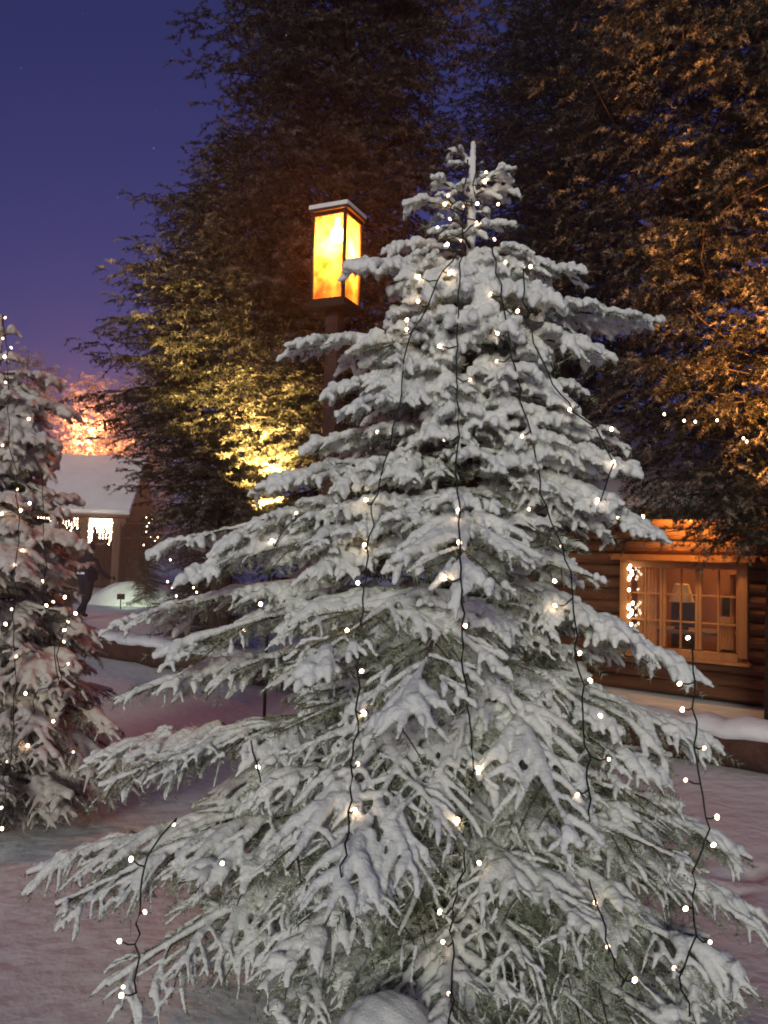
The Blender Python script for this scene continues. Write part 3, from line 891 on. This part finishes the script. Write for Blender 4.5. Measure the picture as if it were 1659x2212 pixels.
# fairy lights along the eave, and the garland beside the window
def simple_string(name, label, pts, bulbs, bm_, cat='fairy lights', group=None, r=.005, hang=.03):
    pts = np.array(pts, float)
    o = empty(name, tuple(pts[0])); tag(o, label, cat, group)
    obj('cable', make_mesh('cable', *tubes((pts - pts[0])[None], np.full((1, len(pts)), r), 5)), M['cable'], o)
    for b in bulbs:
        q = obj('bulb', bm_, None, o); q.location = tuple(np.array(b) - pts[0] - np.array([0, 0, hang]))
    return o
BF = bulb_mesh(.020); BF.materials.append(M['bulb_far'])
ev = [tuple(loc(.05 + 3.2 * k / 40, .70, EZ - .16 - .05 * abs(math.sin(k * .6)))) for k in range(41)]
simple_string('string_lights', 'row of small fairy lights along the cabin eave above the yellow logs', ev, [ev[i] for i in (11, 15, 17, 19, 21, 23, 25, 27, 30, 33)], BF)
gl = [tuple(loc(WW - .06 + .03 * math.sin(k * 1.7), .16 + .02 * math.cos(k * 2.1), zwt - .03 - (zwt - zwb - .16) * k / 26)) for k in range(27)]
BG_ = bulb_mesh(.020); BG_.materials.append(M['led'])
simple_string('light_garland', 'bright white light garland hanging down the left side of the cabin window', gl, gl[0:6] + gl[9:10] + gl[14:20] + gl[22:24], BG_, 'garland', r=.006, hang=0.0)

# ------------------------------------------------------------------ snow roofed shelter on the left
SY = 30.0
e0 = at(62, 1106, SY); e1 = at(278, 1110, SY + .4)
sx_ = Vector((e1.x - e0.x, e1.y - e0.y, 0)); sl_ = sx_.length
sh = empty('market_shelter', (e0.x, e0.y, 0), math.atan2(sx_.y, sx_.x))
tag(sh, 'open timber shelter at the left with a broad snow covered roof and posts', 'shelter')
ez = e0.z
rz_ = at(170, 992, SY + 3.2).z
rise = rz_ - ez; run = 3.2
ang = math.atan2(rise, run); rl = math.hypot(rise, run)
m = MB(); m.box((sl_ / 2 - .7, run / 2, ez + rise / 2 - .06), (sl_ + 1.4, rl, .08), rot=Matrix.Rotation(ang, 3, 'X')); rf = m.build('roof', M['plank'], sh)
m = MB(); m.box((sl_ / 2 - .7, run / 2, ez + rise / 2 + .10), (sl_ + 1.5, rl + .1, .22), bevel=.09, rot=Matrix.Rotation(ang, 3, 'X')); m.build('snow_cover', M['ground'], rf, True)
m = MB(); m.box((sl_ / 2 - .7, run * 1.5, ez + rise / 2 - .06), (sl_ + 1.4, rl, .08), rot=Matrix.Rotation(-ang, 3, 'X')); m.build('roof', M['plank'], sh)
m = MB(); m.box((sl_ / 2 - .7, .1, ez - .22), (sl_ + 1.2, .16, .18)); m.build('beam', M['plank'], sh)
for px in (70, 178, 246):
    q = Matrix.Rotation(-sh.rotation_euler.z, 3, 'Z') @ (at(px, 1200, SY + .1) - Vector((e0.x, e0.y, 0)))
    m = MB(); m.box((q.x, .12, (ez - .31) / 2), (.26, .26, ez - .32), bevel=.02); m.build('post', M['plank'], sh)
m = MB(); m.box((sl_ / 2 - .7, run * 2 - .2, 1.4), (sl_ + 1.0, .08, 2.8)); m.build('back_wall', M['bark_dark'], sh)
shw = Matrix.Translation(sh.location) @ Matrix.Rotation(sh.rotation_euler.z, 4, 'Z')
BS = bulb_mesh(.030); BS.materials.append(M['bulb_far'])
rng = np.random.default_rng(6)
def drop_mesh(n):
    mbl = MB()
    mbl.cyl((0, 0, 0), (0, 0, -n * .11), .005, n=5)
    for k in range(n):
        mbl.ball((rng.uniform(-.03, .03), rng.uniform(-.03, .03), -.05 - k * .11), .028, 1)
    o = mbl.build('drop', M['bulb_far'])
    me = o.data; bpy.data.objects.remove(o)
    return me
drops = [drop_mesh(n) for n in (3, 5, 7, 4, 9)]
for lab, xa, xb in (('curtain of icicle lights under the shelter eave between its two dark posts', .60, .84), ('curtain of icicle lights under the shelter eave left of the first dark post', .08, .50)):
    p0 = shw @ Vector((xa * sl_, .02, ez - .14)); p1 = shw @ Vector((xb * sl_, .02, ez - .14))
    o = empty('icicle_lights', p0); tag(o, lab, 'fairy lights', 'icicle lights under the shelter eave')
    obj('cable', make_mesh('cable', *tubes(np.array([[(0, 0, 0), tuple((p1 - p0) / 2), tuple(p1 - p0)]]), np.full((1, 3), .012), 5)), M['cable'], o)
    nd_ = 15
    for k in range(nd_):
        q = obj('drop', drops[int(rng.integers(0, 5))], None, o); q.location = (p1 - p0) * (k + .5) / nd_
point('shelter_light', shw @ Vector((sl_ * .45, 2.5, ez - .35)), (1, .45, .15), 12, .1)

# snow bank lit by a pale flood light
nb = 26
th = np.linspace(0, 2 * PI, nb, endpoint=False)
rings = []
for f in np.linspace(0, 1, 9):
    rr_ = np.sqrt(f)
    rings.append(np.stack([1.9 * rr_ * np.cos(th) * (1 + .12 * np.sin(3 * th)), 1.0 * rr_ * np.sin(th), (1 - f ** 1.1) * .95 * (1 + .10 * np.sin(5 * th + 4 * f)) - .1], 1))
Vb = np.concatenate(rings); Qb = []
for k in range(8):
    for j in range(nb): Qb.append((k * nb + j, k * nb + (j + 1) % nb, (k + 1) * nb + (j + 1) % nb, (k + 1) * nb + j))
bk = obj('snow_bank', make_mesh('snow_bank', Vb, Qb), M['snow']); bk.location = ground_at(290, 25.5); bk.scale = (.85, .85, .75)
tag(bk, 'snow bank lit pale green by a flood light in front of the shelter', 'snow bank')


def floodlight(label, p, target, lens, col, W, ang_, blend=.8, group='flood lights in the snow'):
    p = Vector(p); gz = 0.0
    o = empty('floodlight', (p.x, p.y, 0)); tag(o, label, 'flood light', group)
    dr = (Vector(target) - p).normalized()
    q = dr.to_track_quat('Z', 'Y').to_matrix()
    m = MB(); m.cyl((0, 0, 0), (0, 0, p.z - .08), .016, n=8); m.build('stake', M['iron'], o, True)
    m = MB(); m.box((0, 0, p.z), (.20, .15, .09), bevel=.012, rot=q); m.build('housing', M['iron'], o)
    m = MB(); m.box(Vector((0, 0, p.z)) + dr * .048, (.17, .12, .008), rot=q); m.build('lens', lens, o)
    spot('flood_beam', p + dr * .09, target, col, W, ang_, blend)
    return o


fA = at(585, 1130, 8.2)
floodlight('flood light on a stake throwing yellow light up into the broad spruce', fA, at(555, 740, 10.4), M['flood_y'], (1, .70, .20), 9500, 62, 1.0)
fC = at(1930, 1560, 6.2)
floodlight('flood light at the right edge throwing orange light up into the big spreading tree', (fC.x, fC.y, .45), at(1620, 90, 8.4), M['flood_o'], (1, .40, .08), 6500, 54, 1.0)
fW = at(262, 1268, 23.0)
floodlight('flood light before the shelter shining pale green on the snow bank', (fW.x, fW.y, .35), bk.location + Vector((.1, 0, .5)), M['flood_w'], (.80, 1, .66), 80, 75)

# street lamp behind the roof that tints it orange
sp = at(205, 955, 36.2)
st = empty('street_lamp', (sp.x, sp.y, 0)); tag(st, 'orange street lamp behind the ridge of the snowy roof, half hidden by trees', 'street lamp')
m = MB(); m.cyl((0, 0, 0), (0, 0, sp.z), .07, .045, 10); m.build('pole', M['iron'], st, True)
m = MB(); m.cyl((0, 0, sp.z + .30), (0, 0, sp.z + .42), .26, .05, 14); m.build('hood', M['iron'], st, True)
m = MB(); m.ball((0, 0, sp.z + .16), .11, 2); m.build('globe', M['globe'], st, True)
point('street_light', (sp.x, sp.y - .4, sp.z + .3), (1, .33, .13), 2300, .15)

# ------------------------------------------------------------------ walker in dark clothes
def skin_body(name, verts, edges, radii, material, parent, sub=2):
    me = bpy.data.meshes.new(name); me.from_pydata(verts, edges, [])
    t = bpy.data.objects.new('tmp', me); COL.objects.link(t)
    t.modifiers.new('s', 'SKIN')
    sd = me.skin_vertices[0].data
    for i, r in enumerate(radii): sd[i].radius = (r, r) if not isinstance(r, tuple) else r
    sd[0].use_root = True
    s2 = t.modifiers.new('u', 'SUBSURF'); s2.levels = sub; s2.render_levels = sub
    dg = bpy.context.evaluated_depsgraph_get()
    o = bpy.data.meshes.new_from_object(t.evaluated_get(dg), depsgraph=dg)
    bpy.data.objects.remove(t)
    for p in o.polygons: p.use_smooth = True
    o.materials.clear(); o.name = name
    return obj(name, o, material, parent)


wp_ = ground_at(188, 19.6)
wk = empty('person', wp_, rad(-25)); wk.scale = (1.14, 1.1, .95)
tag(wk, 'person in dark winter clothes walking on the snow, pale reflector on the back', 'person')
v = [(0, 0, .95), (0, .01, 1.12), (0, .02, 1.30), (0, .03, 1.46), (0, .04, 1.55), (0, .055, 1.64), (0, .065, 1.74),
     (-.10, 0, .90), (-.11, .12, .50), (-.11, .06, .09), (-.11, .20, .05),
     (.10, 0, .90), (.12, -.06, .50), (.15, -.36, .16), (.16, -.30, .05),
     (-.19, .02, 1.42), (-.26, -.06, 1.15), (-.25, .08, .92), (-.25, .13, .85),
     (.19, .02, 1.42), (.30, .06, 1.17), (.38, .24, 1.02), (.40, .31, 1.0)]
e = [(0, 1), (1, 2), (2, 3), (3, 4), (4, 5), (5, 6), (0, 7), (7, 8), (8, 9), (9, 10), (0, 11), (11, 12), (12, 13), (13, 14), (3, 15), (15, 16), (16, 17), (17, 18), (3, 19), (19, 20), (20, 21), (21, 22)]
r = [.15, .145, .165, .13, .062, .095, .085, .105, .075, .052, .045, .105, .075, .052, .045, .085, .062, .045, .04, .085, .062, .045, .04]
body = skin_body('body', v, e, r, M['cloth'], wk)
for s, pw in ((-1, Vector((-.25, .14, .84))), (1, Vector((.40, .33, 1.0)))):
    vs = [tuple(pw)]; es = []; rs_ = [.036]
    dirn = Vector((0, .35, -1)).normalized() if s < 0 else Vector((.2, 1, -.1)).normalized()
    sd_ = Vector((0, 1, .35)).normalized() if s < 0 else Vector((0, 0, 1))
    for k in range(5):
        o_ = (k - 1.5) * .020
        if k == 4:
            a = pw + sd_ * .045 + dirn * .01; b = a + (dirn + sd_ * .5) * .045
        else:
            a = pw + dirn * .05 + sd_ * o_; b = a + dirn * (.05 - abs(k - 1.3) * .006) + Vector((-s * .015, 0, 0))
        i = len(vs); vs += [tuple(a), tuple(b)]; es += [(0, i), (i, i + 1)]; rs_ += [.012, .009]
    skin_body('glove', vs, es, rs_, M['cloth_blue'], wk, 1)
m = MB(); m.ball((0, .055, 1.77), .115, 3, (1, 1.08, .85)).cyl((0, .055, 1.70), (0, .055, 1.745), .118, .118, 18); m.build('hat', M['cloth_blue'], wk, True)
m = MB(); m.ball((0, .165, 1.66), .018, 2, (.7, 1, 1.2)).ball((-.03, .148, 1.69), .011, 1).ball((.03, .148, 1.69), .011, 1).box((0, .152, 1.615), (.045, .012, .01)); m.build('face', M['skin'], wk, True)
m = MB(); m.box((0, .0, 1.16), (.40, .34, .50), bevel=.12); m.build('jacket', M['cloth_blue'], wk, True)
m = MB(); m.box((.02, -.178, 1.12), (.20, .012, .055), bevel=.004); m.build('reflector', M['reflector'], wk)

# ------------------------------------------------------------------ low things at the foot of the big spruce
q = ground_at(1385, 4.9)
sb = MB(); sb.ball((0, 0, .10), .17, 3, (1.0, .9, .95))
stn = sb.build('boulder', M['stone'], None, True); stn.location = q
tag(stn, 'dark boulder in the snow behind the right boughs of the big spruce', 'boulder')
q = ground_at(862, 2.34)
zq = at(862, 2154, 2.34).z
sp_ = empty('short_post', q); tag(sp_, 'short post with a rounded cap of snow at the bottom edge before the big spruce', 'post')
m = MB(); m.cyl((0, 0, 0), (0, 0, zq - .10), .075, .07, 14); m.build('post', M['post'], sp_, True)
bm_ = bmesh.new(); bmesh.ops.create_icosphere(bm_, subdivisions=5, radius=1.0)
for v in bm_.verts:
    c = v.co.copy()
    f = 1 + .07 * math.sin(3.1 * c.x + 1.3) * math.cos(2.7 * c.y) + .035 * math.sin(9 * c.x + 5 * c.z) * math.sin(8 * c.y + 1) + .012 * math.sin(23 * c.x + 17 * c.y) * math.sin(21 * c.z)
    v.co = Vector((c.x * .142 * f, c.y * .125 * f, c.z * (.095 if c.z > 0 else .05) * f + zq - .10))
me_ = bpy.data.meshes.new('snow_cap'); bm_.to_mesh(me_); bm_.free()
for p in me_.polygons: p.use_smooth = True
obj('snow_cap', me_, M['snow'], sp_)

# falling flakes, caught at rest
rng = np.random.default_rng(77)
fl = MB()
for k in range(170):
    Y = rng.uniform(2.0, 7.0)
    p = at(rng.uniform(0, 1659), rng.uniform(0, 1700), Y)
    if p.z < .2: continue
    fl.ball(p, rng.uniform(.0010, .0020), 1)
fo = fl.build('falling_snow', M['snow'], None, True)
tag(fo, 'sparse snowflakes drifting down through the air', 'falling snow', kind='stuff')

hz = MB(); hz.box((0, 63, 8.5), (230, 160, 19.2))
hm = bpy.data.materials.new('snowy_air'); hm.use_nodes = True
hn = hm.node_tree; hn.nodes.clear()
pv = hn.nodes.new('ShaderNodeVolumePrincipled'); ho = hn.nodes.new('ShaderNodeOutputMaterial')
pv.inputs['Color'].default_value = (.9, .88, .88, 1); pv.inputs['Density'].default_value = HAZE; pv.inputs['Anisotropy'].default_value = .72
hn.links.new(pv.outputs[0], ho.inputs['Volume'])
haze = hz.build('haze', hm)
tag(haze, 'air full of fine drifting snow', 'haze', kind='stuff')

S.cycles.use_denoising = True
S.cycles.use_adaptive_sampling = False
S.cycles.max_bounces = 6
S.cycles.transparent_max_bounces = 8
S.cycles.sample_clamp_indirect = 4.0
S.cycles.filter_width = 1.8
S.render.filter_size = 1.8
BC = bulb_mesh(.009); BC.materials.append(M['bulb_far'])
pc = [(1415, 880), (1435, 892), (1478, 906), (1502, 908), (1530, 905), (1549, 905), (1580, 925), (1606, 944), (1613, 951), (1640, 975)]
pw_ = [tuple(at(a, b, 6.25 + .02 * k)) for k, (a, b) in enumerate(pc)]
simple_string('string_lights', 'small fairy lights on the big spreading tree, well above the cabin window', pw_, [pw_[i] for i in (1, 2, 3, 5, 7, 8)], BC, r=.003, hang=.01)
BD = bulb_mesh(.013); BD.materials.append(M['bulb_warm'])
pd = [(368, 1208), (366, 1235), (362, 1255), (372, 1268), (381, 1286), (400, 1290), (418, 1268), (425, 1278), (440, 1295)]
pw_ = [tuple(at(a, b, 13.0 + .02 * k)) for k, (a, b) in enumerate(pd)]
simple_string('string_lights', 'few fairy lights on the low dark bush above the log barrier', pw_, [pw_[i] for i in (0, 2, 3, 4, 6, 7)], BD, r=.004, hang=.01)
plant(tE, 'lit_spruce', 'little spruce hung with warm lights beside the right post of the shelter', 'tree', ground_at(318, 25.0), 1.0, (.55, .55, .75))
re_ = np.random.default_rng(41)
pe = [(322 + re_.uniform(-1, 1) * (6 + 2.0 * k), 1108 + 6.8 * k + re_.uniform(-3, 3)) for k in range(14)]
pw_ = [tuple(at(a, b, 24.3)) for a, b in pe]
BE = bulb_mesh(.017); BE.materials.append(M['bulb_warm'])
simple_string('string_lights', 'warm fairy lights wound round the little spruce beside the shelter', pw_, pw_, BE, r=.004, hang=.01)
print('script', round(time.time() - T0, 1))
